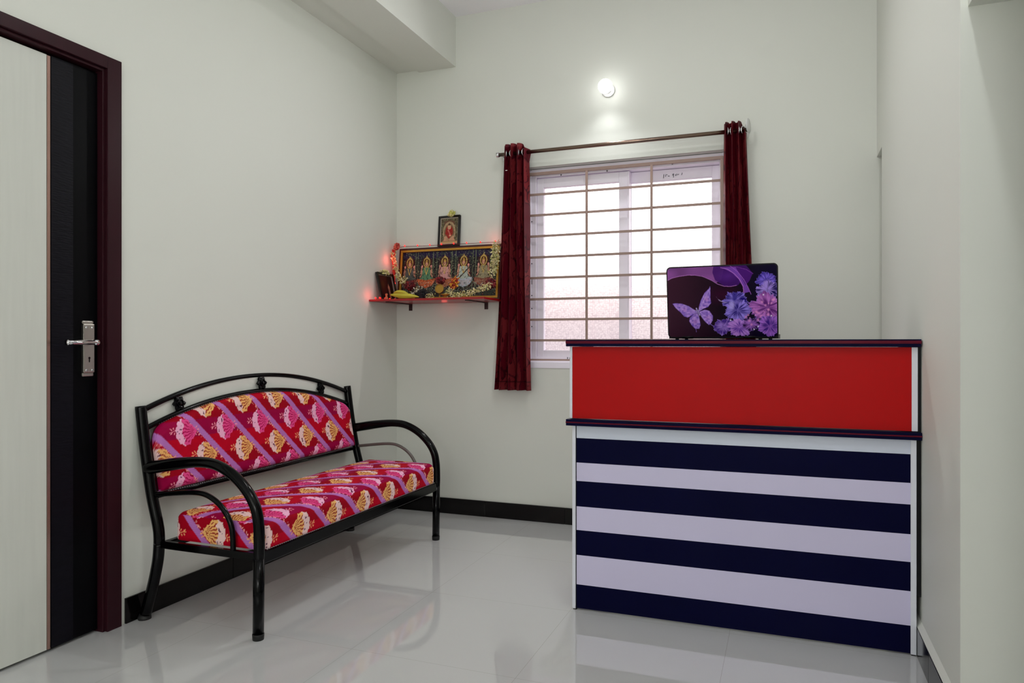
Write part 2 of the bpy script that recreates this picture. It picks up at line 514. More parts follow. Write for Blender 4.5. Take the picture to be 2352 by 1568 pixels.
obj('textured_panel', box(LX, LX + 0.0012, 1.7995, 1.884, 0.012, 2.126), M_dark, leaf, label='wood-grained black band of the door')
obj('cream_panel', box(LX - 0.035, LX + 0.002, DY0 + fw + 0.003, 1.782, 0.012, 2.124), M_cream, door, label='pale cream laminate panel of the door')
obj('metal_strip', box(LX - 0.03, LX + 0.004, 1.783, 1.794, 0.012, 2.122), M_copper, door, label='thin copper coloured strip between the two panels')
hy, hz = 1.938, 1.080
hd = obj('door_handle', join(box(LX, LX + 0.016, hy - 0.023, hy + 0.023, 0.990, 1.172),
                             box(LX, LX + 0.010, hy - 0.023, hy + 0.023, 0.976, 0.990), box(LX, LX + 0.010, hy - 0.023, hy + 0.023, 1.172, 1.184)), M_steel, door, bevel=0.003, label='brushed steel handle plate')
obj('lever', join(tube([(LX + 0.014, hy - 0.006, 1.103), (LX + 0.066, hy - 0.006, 1.103)], 0.010, 16),
                  tube([(LX + 0.058, hy - 0.008, 1.103), (LX + 0.058, hy - 0.10, 1.103), (LX + 0.058, 1.822, 1.103)], [0.0085, 0.0085, 0.0085], 16),
                  tube([(LX + 0.058, 1.824, 1.103), (LX + 0.058, 1.816, 1.103)], [0.0085, 0.012], 16)), M_chrome, hd, smooth=True)
for dy in (-0.012, 0.012):
    for z in (1.158, 0.999):
        obj('screw', lathe([(0.0045, 0), (0.0045, 0.0016), (0.003, 0.0026)], (LX + 0.0155, hy + dy, z), (1, 0, 0), 12), M_chrome, hd)
obj('keyhole', join(lathe([(0.0042, 0), (0.0042, 0.0008)], (LX + 0.016, hy, 1.045), (1, 0, 0), 14), box(LX + 0.016, LX + 0.0168, hy - 0.0018, hy + 0.0018, 1.029, 1.044)), M_plastic, hd)

# ------------------------------------------------------------------ window
win = bpy.data.objects.new('window_1', None); COL.objects.link(win); win.location = (-0.93, YB + 0.1, WZ0); win['kind'] = 'structure'
win['label'] = 'white sliding window with patterned glass panes behind the curtains'
def ring(x0, x1, y0, y1, z0, z1, wl, wr, wb, wt):
    return join(box(x0, x0 + wl, y0, y1, z0, z1), box(x1 - wr, x1, y0, y1, z0, z1),
                box(x0 + wl, x1 - wr, y0, y1, z0, z0 + wb), box(x0 + wl, x1 - wr, y0, y1, z1 - wt, z1))
obj('window_frame', join(ring(WX0, WX1, 4.250, 4.362, 0.985, 2.189, 0.062, 0.030, 0.030, 0.052),
                         ring(WX0 + 0.01, WX1 - 0.002, 4.240, 4.250, 0.985, 2.187, 0.020, 0.012, 0.015, 0.018)), M_upvc, win, bevel=0.003)
sl = obj('sash', join(ring(-1.462, -0.876, 4.262, 4.300, 1.014, 2.132, 0.042, 0.064, 0.042, 0.058),
                      ring(-1.424, -0.934, 4.266, 4.280, 1.050, 2.080, 0.007, 0.004, 0.006, 0.008),
                      box(-0.886, -0.876, 4.250, 4.262, 1.014, 2.130)), M_upvc, win, bevel=0.002)
obj('pane', box(-1.420, -0.940, 4.282, 4.286, 1.056, 2.074), M_glass, sl)
sr = obj('sash', join(ring(-0.930, -0.355, 4.312, 4.350, 1.014, 2.134, 0.050, 0.046, 0.042, 0.062),
                      ring(-0.882, -0.398, 4.318, 4.330, 1.050, 2.074, 0.006, 0.006, 0.006, 0.007)), M_upvc, win, bevel=0.002)
obj('pane', box(-0.880, -0.401, 4.332, 4.336, 1.056, 2.072), M_glass, sr)
obj('window_sill', join(box(WX0 + 0.015, WX1, YB - 0.006, 4.250, 0.947, 0.984), box(WX0 + 0.01, WX1, YB + 0.02, 4.252, 0.984, 0.992)), M_upvc, win, bevel=0.002)
M_ink = mat('marker_ink', (46, 38, 56), 0.7)
# handwriting and printed marks on the frame, screw caps and slots
def strokes(name, x, y, z, h, segs, parent):
    g = []
    for seg in segs:
        g.append(tube([(x + a * h, y, z + b * h) for a, b in seg], 0.0016, 6))
    return obj(name, join(*g), M_ink, parent)
strokes('handwriting', -0.682, 4.3105, 2.094, 0.026,
        [[(0.0, -0.4), (0.1, 0.5)], [(0.5, -0.1), (0.55, 0.4), (0.9, 0.3)], [(1.0, 0.0), (1.4, 0.0)],
         [(2.0, 0.4), (2.3, 0.2), (2.0, 0.1)], [(2.3, 0.5), (2.25, -0.4)], [(2.7, 0.3), (2.7, 0.0), (3.0, 0.1), (3.0, 0.4)], [(3.2, 0.1), (3.5, 0.3)], [(4.2, 0.5), (4.1, 0.0)]], sr)
strokes('printed_mark', -1.262, 4.2485, 1.000, 0.012,
        [[(0, 0), (0.6, 0)], [(0, 0.5), (0.6, 0.5)], [(0, 1), (0.6, 1)], [(1.4, 0), (1.4, 1)], [(2.4, 0), (2.4, 1)]], win)
for (x, z) in ((-1.493, 1.864), (-1.493, 1.600), (-1.493, 1.318), (-1.493, 1.205), (-1.493, 1.40)):
    obj('screw_cap', lathe([(0.004, 0), (0.004, 0.0015)], (x, 4.2502, z), (0, -1, 0), 10), M_ink, win)
for (x, z) in ((-1.300, 2.142), (-1.010, 2.142), (-0.62, 2.150)):
    obj('screw_cap', lathe([(0.005, 0), (0.005, 0.0015)], (x, 4.2502, z), (0, -1, 0), 10), mat('grey_cap', (120, 112, 118), 0.5), win)
obj('drain_slot', box(-1.497, -1.489, 4.2488, 4.2505, 1.470, 1.510), mat('grey_slot', (150, 142, 150), 0.5), win)

gr = thing('window_grille', 'beige painted metal security grille in front of the window panes', 'window bars', (-0.93, 4.21, 0.96))
GX0, GX1 = -1.520, -0.330
bz = [2.023, 1.894, 1.764, 1.633, 1.505, 1.373, 1.246, 1.118, 0.996]
obj('grille_frame', join(box(GX0, GX1, 4.203, 4.219, 2.142, 2.160), box(GX1 - 0.016, GX1, 4.203, 4.219, 0.955, 2.142),
                         box(GX0, GX0 + 0.016, 4.203, 4.219, 0.955, 2.142)), M_bar, gr, bevel=0.001)
for z in bz:
    obj('horizontal_bar', box(GX0 + 0.016, GX1 - 0.016, 4.207, 4.213, z - 0.007, z + 0.007), M_bar, gr)
for x in (-1.125, -0.734):
    obj('vertical_bar', box(x - 0.007, x + 0.007, 4.200, 4.2065, 0.955, 2.142), M_bar, gr)

# ------------------------------------------------------------------ curtain rod and curtains
RY, RZ = 4.100, 2.262
rod = thing('curtain_rod', 'thin brown metal curtain rod above the window', 'curtain rod', (-0.93, RY, RZ))
obj('pole', tube([(-1.660, RY, RZ), (-0.195, RY, RZ)], 0.0115, 16), M_rod, rod, smooth=True)
for x, m in ((-1.640, M_chrome), (-0.216, M_white)):
    obj('bracket', join(tube([(x, RY, RZ), (x, YB - 0.002, RZ)], 0.008, 12), lathe([(0.026, 0), (0.026, 0.004), (0.016, 0.010)], (x, YB, RZ), (0, -1, 0), 20)), m, rod)
obj('finial', lathe([(0.0125, 0), (0.0165, 0.003), (0.0165, 0.018), (0.010, 0.022)], (-1.652, RY, RZ), (-1, 0, 0), 18), M_chrome, rod, smooth=True)
obj('finial', lathe([(0.012, 0), (0.017, 0.004), (0.038, 0.010), (0.040, 0.014), (0.008, 0.018)], (-0.203, RY + 0.002, RZ + 0.022), (1, -0.25, 0), 20), M_white, rod, smooth=True, label='white plastic end cap')

def damask(s, z, seed):
    wx = 0.05 * (vnoise(s * 16, z * 9, seed) - 0.5); wz = 0.10 * (vnoise(s * 9 + 5, z * 7, seed + 2) - 0.5)
    a = vnoise((s + wx) * 26, (z + wz) * 7.5, seed + 3); b = vnoise((s - wx) * 34 + 9, (z - wz) * 15, seed + 4)
    c = np.tile(L3((98, 8, 28)), (len(s), 1))
    c = np.where((a > 0.52)[:, None], L3((130, 38, 44)), c)
    c = np.where((np.abs(a - 0.52) < 0.025)[:, None], L3((66, 2, 18)), c)
    c = np.where(((np.abs(b - 0.5) < 0.045) & (a > 0.40))[:, None], L3((66, 4, 20)), c)
    return c

def curtain(xtl, xtr, xbl, xbr, z0, z1, nf, amp, phase, seed, label, ear, sgn):
    t = thing('curtain', label, 'curtain', ((xtl + xtr) / 2, RY, z0), 'burgundy patterned curtains at the window')
    def f(U, V):
        w = V ** 0.8
        xl = xbl + (xtl - xbl) * w; xr = xbr + (xtr - xbr) * w
        ph = 2 * math.pi * nf * U + phase + 0.5 * np.sin(V * 3 + seed)
        am = amp * (1.0 + 0.35 * (1 - V)) * (0.8 + 0.4 * vnoise(U * nf, V * 2 + seed, seed))
        x = xl + (xr - xl) * (U + 0.030 * np.sin(2 * ph) / nf * 2)
        y = RY + am * np.sin(ph) + 0.004 * np.sin(V * 7 + U * 9)
        zz = z0 + (z1 - z0) * V
        # top: the corners of the heading droop and stand out
        k = np.clip((V - 0.93) / 0.07, 0, 1)
        drop = ear[0] * np.exp(-((U - ear[1]) / 0.14) ** 2)
        zz = zz - k * drop + k * 0.006 * np.sin(ph * 1.0 + 1)
        x = x + k * ear[2] * np.exp(-((U - ear[1]) / 0.10) ** 2)
        return x, y, zz
    V, F, U, Vv = grid(f, 150, 260)
    c = damask(U * 0.9 * (1 if nf > 3 else 0.8), z0 + (z1 - z0) * Vv, seed)
    hem = ((Vv < 0.035) & (Vv > 0.031))
    c = np.where(hem[:, None], L3((50, 2, 12)), c)
    o = obj('cloth', (V, F), M_curtain, t, smooth=True, colors=c)
    md = o.modifiers.new('thickness', 'SOLIDIFY'); md.thickness = 0.002
    for i in range(4):
        u = (i + 0.5) / 4 if nf > 3 else (i + 0.4) / 4
        x = xtl + (xtr - xtl) * u
        obj('eyelet', torus((x, RY, RZ), (1, 0.5 * (-1) ** i, 0), 0.021, 0.0035), M_chrome, t, smooth=True)
    return t
c1 = curtain(-1.628, -1.468, -1.688, -1.446, 0.812, 2.318, 4, 0.026, 0.6, 11, 'burgundy patterned curtain beside the shelf of framed pictures, bottom hem showing', (0.045, 1.0, 0.016), 1)
obj('care_tag', box(-1.596, -1.584, RY - 0.042, RY - 0.040, 2.150, 2.154), M_white, c1)
c2 = curtain(-0.318, -0.203, -0.330, -0.128, 0.812, 2.312, 3.5, 0.024, 2.6, 23, 'burgundy patterned curtain partly hidden behind the open laptop', (0.070, 1.0, 0.004), 1)

# ------------------------------------------------------------------ wall bulb
wl = thing('wall_lamp', 'small round lit bulb mounted on the wall above the window', 'lamp', (-0.99, YB, 2.60))
obj('lamp_holder', lathe([(0.038, 0), (0.038, 0.012), (0.020, 0.018), (0.018, 0.050), (0.022, 0.056)], (-0.985, YB, 2.600), (0, -1, 0), 24), M_white, wl, smooth=False)
obj('bulb', lathe([(0.018, 0.050), (0.034, 0.064), (0.042, 0.082), (0.040, 0.100), (0.027, 0.115), (0.006, 0.122)], (-0.985, YB, 2.600), (0, -1, 0), 24), M_bulb, wl, smooth=True)

# ------------------------------------------------------------------ bench
BY0, BY1 = 2.147, 3.592
bench = thing('bench', 'black tubular metal bench upholstered in red floral striped fabric', 'bench', (-2.1, 2.87, 0))
post = [(-2.415, 0.848), (-2.404, 0.770), (-2.385, 0.648), (-2.355, 0.496), (-2.325, 0.388), (-2.317, 0.340), (-2.318, 0.290), (-2.326, 0.228), (-2.352, 0.130), (-2.388, 0.022)]
armp = [(-2.375, 0.603), (-2.330, 0.611), (-2.211, 0.631), (-2.107, 0.642), (-2.025, 0.635), (-1.945, 0.600), (-1.880, 0.545), (-1.843, 0.488), (-1.829, 0.427), (-1.826, 0.345), (-1.828, 0.300)]
inn = [(-2.340, 0.499), (-2.211, 0.516), (-2.121, 0.523), (-2.066, 0.514), (-2.012, 0.485), (-1.972, 0.441), (-1.952, 0.390), (-1.948, 0.310)]
for y in (BY0, BY1):
    sp_ = smooth_path([(x, y, z) for x, z in post], 6)
    up = [p for p in sp_ if p.z >= 0.30]; dn = [p for p in sp_ if p.z <= 0.302]
    bp_ = obj('backrest_post', tube(up, 0.0215, 18), M_black, bench, smooth=True)
    lg = obj('leg', tube([up[-1]] + dn, 0.0215, 18), M_black, bench, smooth=True)
    obj('foot_cap', tube([(-2.3905, y, 0.018), (-2.394, y, 0.0)], [0.0225, 0.026], 18), M_rubber, lg, smooth=True)
    ap = smooth_path([(x, y, z) for x, z in armp], 6)
    rr = [0.024 if p.x < -2.26 else 0.0205 for p in ap]
    rr = [0.0205 + 0.005 * max(0, min(1, (-2.12 - p.x) / 0.15)) for p in ap]
    obj('armrest', tube(ap, rr, 18), M_black, bench, smooth=True)
    lg = obj('leg', tube([(-1.828, y, 0.302), (-1.829, y, 0.15), (-1.831, y, 0.016)], 0.0205, 18), M_black, bench, smooth=True)
    obj('foot_cap', tube([(-1.831, y, 0.022), (-1.831, y, 0.018), (-1.831, y, 0.0)], [0.0218, 0.0218, 0.0205], 18), M_rubber, lg, smooth=True)
    obj('arm_loop', tube(smooth_path([(x, y, z) for x, z in inn], 6), 0.0105 if y == BY0 else 0.0085, 12), M_black if y == BY0 else mat('grey_enamel', (96, 90, 86), 0.3), bench, smooth=True)  # near loop black, far loop thinner and grey
    obj('side_rail', box(-2.312, -1.835, y - 0.011, y + 0.011, 0.292, 0.321), M_black, bench, bevel=0.004)
obj('front_rail', box(-1.845, -1.817, BY0 + 0.01, BY1 - 0.01, 0.276, 0.322), M_black, bench, bevel=0.004)
obj('rear_rail', box(-2.300, -2.272, BY0 + 0.01, BY1 - 0.01, 0.290, 0.320), M_black, bench, bevel=0.004)
obj('centre_rail', box(-2.272, -1.845, 2.85, 2.88, 0.292, 0.316), M_black, bench, bevel=0.004)
def xb(z):
    return float(np.interp(z, [p[1] for p in post[::-1]], [p[0] for p in post[::-1]]))
YM = (BY0 + BY1) / 2
ao = lambda y: 0.943 - 0.235 * (y - 2.845) ** 2
ai = lambda y: 0.868 - 0.231 * (y - 2.850) ** 2
ys = np.linspace(BY0, BY1, 40)
obj('backrest_top_rail', tube([(xb(min(0.84, ao(y))) + (0.0 if ao(y) < 0.84 else -0.15 * (ao(y) - 0.84)), y, ao(y)) for y in ys], 0.0115, 14), M_black, bench, smooth=True)
obj('backrest_inner_rail', tube([(xb(min(0.84, ai(y))), y, ai(y)) for y in ys], 0.0105, 14), M_black, bench, smooth=True)
obj('backrest_lower_rail', tube([(xb(0.490), BY0, 0.490), (xb(0.490), BY1, 0.490)], 0.0115, 14), M_black, bench, smooth=True)
def rosette(y):
    z = (ao(y) + ai(y)) / 2 - 0.001
    c = Vector((xb(min(z, 0.84)) + 0.004, y, z)); N = Vector((1, 0, 0.15)).normalized(); u = Vector((0, 1, 0)); w = N.cross(u)
    n = 60; V = []; F = []
    for h in (-0.005, 0.005):
        for k in range(n):
            a = 2 * math.pi * k / n
            r = 0.028 + 0.0045 * math.cos(6 * a) + 0.0012 * math.cos(18 * a)
            V.append(tuple(c + N * h + (u * math.cos(a) + w * math.sin(a)) * r))
    V.append(tuple(c - N * 0.005)); V.append(tuple(c + N * 0.008))
    for k in range(n):
        F.append((k, (k + 1) % n, (k + 1) % n + n, k + n)); F.append(((k + 1) % n, k, 2 * n)); F.append((k + n, (k + 1) % n + n, 2 * n + 1))
    g = join((V, F), torus(c + N * 0.008, N, 0.016, 0.003, 24, 8), lathe([(0.009, 0.004), (0.008, 0.011), (0.004, 0.014)], c, N, 16))
    obj('rosette', g, M_black, bench, smooth=False)
for y in (2.337, 2.850, 3.330):
    rosette(y)
# backrest cushion
def cush_out(u):     # top and bottom of the pad along u (0..1)
    y = 2.178 + u * (3.562 - 2.178)
    top = ai(y) - 0.010
    e = np.minimum(u, 1 - u) * (3.562 - 2.178)
    rnd = 0.06
    drop = np.where(e < rnd, rnd - np.sqrt(np.clip(rnd ** 2 - (rnd - e) ** 2, 0, None)), 0)
    return y, top - drop, 0.504 + 0 * u
def bcf(side):
    def f(U, V):
        y, zt, zb = cush_out(U)
        z = zb + (zt - zb) * V
        e = np.minimum(np.minimum(U, 1 - U) * 1.38, np.minimum(V, 1 - V) * (zt - zb))
        th = 0.030 * np.sqrt(np.clip(1 - (1 - np.clip(e / 0.035, 0, 1)) ** 2, 0, 1)) + 0.004
        base = np.interp(np.minimum(z, 0.84), [p[1] for p in post[::-1]], [p[0] for p in post[::-1]])
        x = base + (th if side else -0.006)
        return x, y, z
    return f
V, F, U, Vv = grid(bcf(True), 440, 120)
V2, F2, _, _ = grid(bcf(False), 60, 12)
obj('backrest_cushion', (V, F), M_paint, bench, smooth=True, colors=fabric(V[:, 1], V[:, 2]))
bk = obj('backing_board', (V2, F2[:, ::-1]), mat('maroon_backing', (90, 12, 30), 0.7), bench)
M_pip = mat('silver_piping', (150, 146, 150), 0.4, metal=0.5)
def beads(path, r, step):
    """a dashed line of short beads"""
    P = [Vector(p) for p in path]; L = [0]
    for a, b in zip(P[:-1], P[1:]): L.append(L[-1] + (b - a).length)
    g = []; s = 0
    def at(q):
        i = max(0, min(len(P) - 2, int(np.searchsorted(L, q)) - 1)); t = (q - L[i]) / max(1e-9, L[i + 1] - L[i])
        return P[i].lerp(P[i + 1], t)
    while s + step * 0.55 < L[-1]:
        g.append(tube([at(s), at(s + step * 0.55)], r, 6)); s += step
    return join(*g)
obj('piping', beads([(xb(0.499) + 0.014, y, 0.5005) for y in np.linspace(2.19, 3.55, 20)], 0.0016, 0.012), M_pip, bench)
obj('piping', beads([(xb(min(0.84, ai(y))) + 0.0075, y, ai(y) - 0.0065) for y in np.linspace(2.22, 3.50, 60)], 0.0013, 0.012), M_pip, bench)
# seat cushion: rounded box, cloth running over front, top and ends
def rounded_pad(x0, x1, y0, y1, z0, z1, r, crown, step):
    Vs = []; Fs = []; Cs = []
    def add(fn, nu, nv, uvf, flip):
        V, F, U, W_ = grid(fn, nu, nv)
        P0 = V.copy()
        lo = np.array([x0 + r, y0 + r, z0 + r * 0.4]); hi = np.array([x1 - r, y1 - r, z1 - r])
        q = np.clip(P0, lo, hi); d = P0 - q; n = np.linalg.norm(d, axis=1, keepdims=True); n[n == 0] = 1
        P = q + d / n * np.minimum(n, r)
        cr = crown * np.clip(1 - ((P[:, 0] - (x0 + x1) / 2) / ((x1 - x0) / 2)) ** 2, 0, 1) * np.clip(1 - (np.abs(P[:, 1] - (y0 + y1) / 2) / ((y1 - y0) / 2)) ** 6, 0, 1)
        P[:, 2] += cr * np.clip((P[:, 2] - z0) / (z1 - z0), 0, 1)
        uu, vv = uvf(P0)
        k = sum(len(a) for a in Vs)
        Vs.append(P); Fs.append((F[:, ::-1] if flip else F) + k); Cs.append(fabric(uu, vv))
    nx = int((x1 - x0) / step); ny = int((y1 - y0) / step); nz = int((z1 - z0) / step) + 2
    A_, B_ = 4.815, 0.984       # the cloth on the seat lies turned half round
    add(lambda U, V: (x1 + 0 * U, y0 + (y1 - y0) * U, z0 + (z1 - z0) * V), ny, nz, lambda P: (A_ - P[:, 1], B_ - P[:, 2]), False)
    add(lambda U, V: (x0 + 0 * U, y0 + (y1 - y0) * U, z0 + (z1 - z0) * V), ny // 3, nz // 2, lambda P: (A_ - P[:, 1], B_ - P[:, 2]), True)
    add(lambda U, V: (x0 + (x1 - x0) * V, y0 + (y1 - y0) * U, z1 + 0 * U), ny, nx, lambda P: (A_ - P[:, 1], B_ - (z1 + (x1 - P[:, 0]))), True)
    add(lambda U, V: (x0 + (x1 - x0) * V, y0 + (y1 - y0) * U, z0 + 0 * U), 12, 6, lambda P: (P[:, 1], P[:, 0]), False)
    add(lambda U, V: (x0 + (x1 - x0) * U, y0 + 0 * U, z0 + (z1 - z0) * V), nx, nz, lambda P: (A_ - y0 - (P[:, 0] - x1), B_ - P[:, 2]), False)
    add(lambda U, V: (x0 + (x1 - x0) * U, y1 + 0 * U, z0 + (z1 - z0) * V), nx, nz, lambda P: (A_ - y1 + (P[:, 0] - x1), B_ - P[:, 2]), True)
    return (np.concatenate(Vs), np.concatenate(Fs)), np.concatenate(Cs)
g, cc = rounded_pad(-2.262, -1.822, 2.166, 3.574, 0.3235, 0.432, 0.034, 0.018, 0.0033)
seat = obj('seat_cushion', g, M_paint, bench, smooth=True, colors=cc)
obj('piping', beads([(-1.8195, y, 0.3265) for y in np.linspace(2.18, 3.56, 10)], 0.0016, 0.012), M_pip, seat)

# ------------------------------------------------------------------ reception counter
cn = thing('reception_counter', 'reception counter with a red upper panel over navy and lavender stripes', 'counter', (-0.2, 2.95, 0))
CY = 2.862
X0c, X1c = -0.812, 0.411
zs = [0.006, 0.1035, 0.225, 0.328, 0.426, 0.531, 0.607, 0.7085, 0.760]
V = []; F = []; fm = []
for i in range(len(zs) - 1):
    k = len(V); v, f = box(X0c, X1c, CY, CY + 0.018, zs[i], zs[i + 1]); V += v; F += [tuple(a + k for a in q) for q in f]
    fm += [(2 if i == len(zs) - 2 else i % 2)] * len(f)
obj('front_panel', (V, F), None, cn, mats=[M_navy, M_lav, M_lav2], fm=fm, label='lower panel with horizontal navy and pale lavender bands')
obj('upper_panel', box(-0.826, 0.414, CY - 0.002, CY + 0.018, 0.790, 1.086), M_red, cn, label='glossy red upper panel')
for x0, x1, z0, z1 in ((-0.826, X0c, 0.004, 0.760), (X1c, 0.4290, 0.004, 0.760), (-0.837, -0.826, 0.790, 1.086), (0.414, 0.433, 0.790, 1.086)):
    obj('edge_trim', box(x0, x1, CY - 0.005, CY + 0.020, z0, z1), M_trim, cn, bevel=0.001)
obj('dark_edge', box(X0c, X0c + 0.003, CY - 0.0015, CY + 0.0005, 0.004, 0.760), M_plastic, cn)
def slab(name, x0, x1, y0, y1, z0, z1, m1, m2):
    h = z1 - z0
    return obj(name, join(box(x0, x1, y0, y1, z0, z0 + m1 * h), box(x0 - 0.001, x1 + 0.001, y0 - 0.001, y1 + 0.001, z0 + m1 * h, z0 + m2 * h), box(x0, x1, y0, y1, z0 + m2 * h, z1)),
               None, cn, mats=[M_navy, M_maroon], fm=[0] * 6 + [1] * 6 + [0] * 6, bevel=0.0006)
slab('top_slab', -0.848, 0.441, 2.838, 3.190, 1.087, 1.114, 0.42, 0.82)
slab('ledge', -0.848, 0.443, 2.838, CY + 0.05, 0.761, 0.787, 0.42, 0.62)
obj('side_panel', box(-0.824, -0.806, CY + 0.02, 3.45, 0.004, 0.760), M_lav, cn)
obj('side_panel', box(-0.834, -0.816, CY + 0.02, 3.170, 0.787, 1.086), M_lav, cn)
obj('side_panel', box(0.405, 0.426, CY + 0.02, 3.45, 0.004, 0.760), M_navy, cn)
obj('side_panel', box(0.412, 0.430, CY + 0.02, 3.170, 0.787, 1.086), M_navy, cn)
obj('dark_gap_strip', box(0.431, 0.4445, CY + 0.004, CY + 0.12, 0.207, 1.086), M_plastic, cn)  # black strip in the gap at the wall, standing in for its shade
obj('desk_top', box(-0.806, 0.405, CY + 0.05, 3.45, 0.735, 0.760), M_lav, cn)
for x in (-0.822, 0.413):
    obj('foot', box(x, x + 0.014, CY - 0.004, CY + 0.016, 0.0, 0.005), M_rubber, cn)
obj('foot', box(0.40, 0.424, 3.40, 3.44, 0.0, 0.005), M_rubber, cn); obj('foot', box(-0.822, -0.80, 3.40, 3.44, 0.0, 0.005), M_rubber, cn)

# ------------------------------------------------------------------ laptop (lid seen from behind)
lt = thing('laptop', 'open laptop with a purple butterfly and flower print on its lid', 'laptop', (-0.24, 2.98, 1.114))
ZT = 1.1145
LW, LH = 0.424, 0.288
ang = math.radians(2.0)
EX = Vector((math.cos(ang), -math.sin(ang), 0))
tilt = math.radians(9)
EZ = Vector((-math.sin(ang) * math.sin(tilt), -math.cos(ang) * math.sin(tilt), math.cos(tilt)))
EN = EX.cross(EZ)       # towards the camera
if EN.y > 0: EN = -EN
LO = Vector((-0.4515, 2.985, ZT + 0.008))
def lid_outline(n=8, inset=0.0, r=0.016):
    pts = []
    for cx, cy, a0 in ((LW - r, r, -90), (LW - r, LH - r, 0), (r, LH - r, 90), (r, r, 180)):
        for k in range(n + 1):
            a = math.radians(a0 + 90 * k / n)
            pts.append((cx + (r - inset) * math.cos(a), cy + (r - inset) * math.sin(a)))
    return pts
def slabpoly(pts, base, ex, ez, en, h0, h1):
    n = len(pts)
    V = [tuple(base + ex * a + ez * b + en * h0) for a, b in pts] + [tuple(base + ex * a + ez * b + en * h1) for a, b in pts]
    F = [tuple(range(n)), tuple(reversed(range(n, 2 * n)))] + [(i, (i + 1) % n, (i + 1) % n + n, i + n) for i in range(n)]
    return V, F
lid = obj('lid', slabpoly(lid_outline(), LO, EX, EZ, EN, -0.007, 0.0), M_plastic, lt, bevel=0.0012)
def paint_lid(x, y):
    """x, y run over the print in units of 1695 x 1088"""
    c = Canvas(x, y, (16, 4, 20))
    n = fbm(x / 60, y / 60, 2)
    w = np.clip(1 - x / 900, 0, 1)[:, None]
    c.c = c.c * (1 - w) + L3((60, 28, 46)) * w
    c.put(np.clip((x - 1000) / 600, 0, 1), (8, 2, 40), 0.8)
    c.ell(860, 430, 380, 190, (52, 4, 40), 0.9, 1.0)
    # veil
    sh = L3((132, 74, 146))[None] * (0.75 + 0.5 * vnoise(x / 220, y / 90, 4))[:, None]
    c.poly([(0, -10), (1080, -10), (1120, 40), (900, 40), (860, 200), (780, 250), (690, 200), (540, 130), (330, 115), (180, 130), (60, 155), (0, 190)], sh, 0.95)
    c.poly([(740, -10), (1240, 0), (1330, 110), (1200, 200), (1110, 300), (1000, 310), (900, 300), (760, 210), (720, 90)], (64, 16, 104), 0.92)
    c.ell(960, 150, 210, 110, (92, 40, 140), 0.55, 0.9)
    c.poly([(870, 20), (1080, 20), (1200, 210), (1300, 400), (1200, 420), (1190, 330), (1120, 200), (1020, 100)], (122, 66, 176), 0.9)
    c.poly([(1080, 25), (1250, 60), (1340, 120), (1290, 230), (1230, 300)], (74, 20, 116), 0.9)
    lw = (192, 122, 204)
    c.line([(0, 190), (60, 158), (180, 132), (330, 116), (450, 122), (560, 142), (700, 206), (800, 270), (900, 306), (1000, 312), (1090, 298)], 9, lw, 0.75)
    c.line([(850, 20), (960, 50), (1060, 120), (1140, 210), (1190, 310), (1200, 420)], 9, lw, 0.8)
    c.line([(985, -10), (1110, 90), (1200, 210), (1260, 320), (1310, 440)], 8, (170, 100, 205), 0.8)
    c.line([(900, 20), (1100, 20), (1240, 60), (1345, 130)], 6, (150, 70, 180), 0.7)
    # petals of the flowers
    def flower(cx, cy, rx, ry, dark, light, seed, a0=0.0):
        dx = (x - cx) / rx; dy = (y - cy) / ry
        r = np.hypot(dx, dy); a = np.arctan2(dy, dx) + a0
        edge = 0.72 + 0.32 * vnoise(a * 1.6 + seed, r * 1.5, seed + 3) + 0.07 * np.cos(a * 5 + seed) + 0.05 * np.cos(a * 13 + 2 * seed) + 0.04 * np.cos(a * 29)
        m = r < edge
        st = vnoise(a * 9 + seed, r * 2.2, seed) * 0.65 + 0.35 * vnoise(a * 22, r * 3, seed + 7)
        k = np.clip(st * 1.7 - 0.35 + 0.25 * np.cos(r * 7 + seed), 0, 1)[:, None]
        col = L3(dark) * (1 - k) + L3(light) * k
        c.put(m, col, 1.0)
        c.put((np.abs(r - edge) < 0.035) & m, (150, 120, 220), 0.55)
    flower(1540, 240, 165, 140, (26, 8, 118), (126, 100, 220), 3)
    flower(1560, 380, 190, 150, (20, 4, 84), (170, 140, 232), 5, 0.6)
    flower(1560, 640, 330, 230, (84, 24, 110), (186, 110, 200), 8)
    flower(1060, 520, 205, 160, (24, 8, 110), (140, 120, 226), 11)
    flower(1100, 680, 235, 170, (30, 10, 110), (150, 128, 230), 14, 0.9)
    flower(880, 930, 165, 130, (60, 26, 130), (160, 122, 214), 17)
    flower(1130, 940, 205, 150, (90, 44, 160), (190, 132, 222), 20, 1.4)
    flower(1300, 900, 160, 120, (30, 6, 60), (160, 100, 200), 23)
    flower(1590, 930, 190, 165, (52, 22, 120), (168, 104, 214), 26, 2.0)
    c.poly([(740, 420), (800, 500), (870, 540), (960, 560), (900, 560), (820, 530)], (172, 150, 190), 0.8)
    c.ell(1060, 470, 50, 90, (26, 10, 120), 0.8, 0.5); c.ell(1010, 600, 55, 90, (178, 160, 234), 0.75, 0.6)
    c.ell(1520, 310, 60, 110, (170, 140, 232), 0.7, 0.6, 0.5)
    # bright dust between the flowers
    rs = random.Random(5)
    for i in range(34):
        t = rs.random(); px = 1260 + 430 * t + rs.uniform(-70, 70); py = 840 - 260 * t + rs.uniform(-120, 120); q = rs.uniform(8, 30)
        c.ell(px, py, q, q, (236, 150, 214), 0.75, 0.9)
    for px, py in ((1495, 450), (1410, 930), (1350, 975), (1610, 770), (990, 830), (1570, 1180)):
        c.ell(px, py, 15, 15, (244, 236, 255), 1.0, 0.8)
    # butterfly
    bx, by = 478, 690
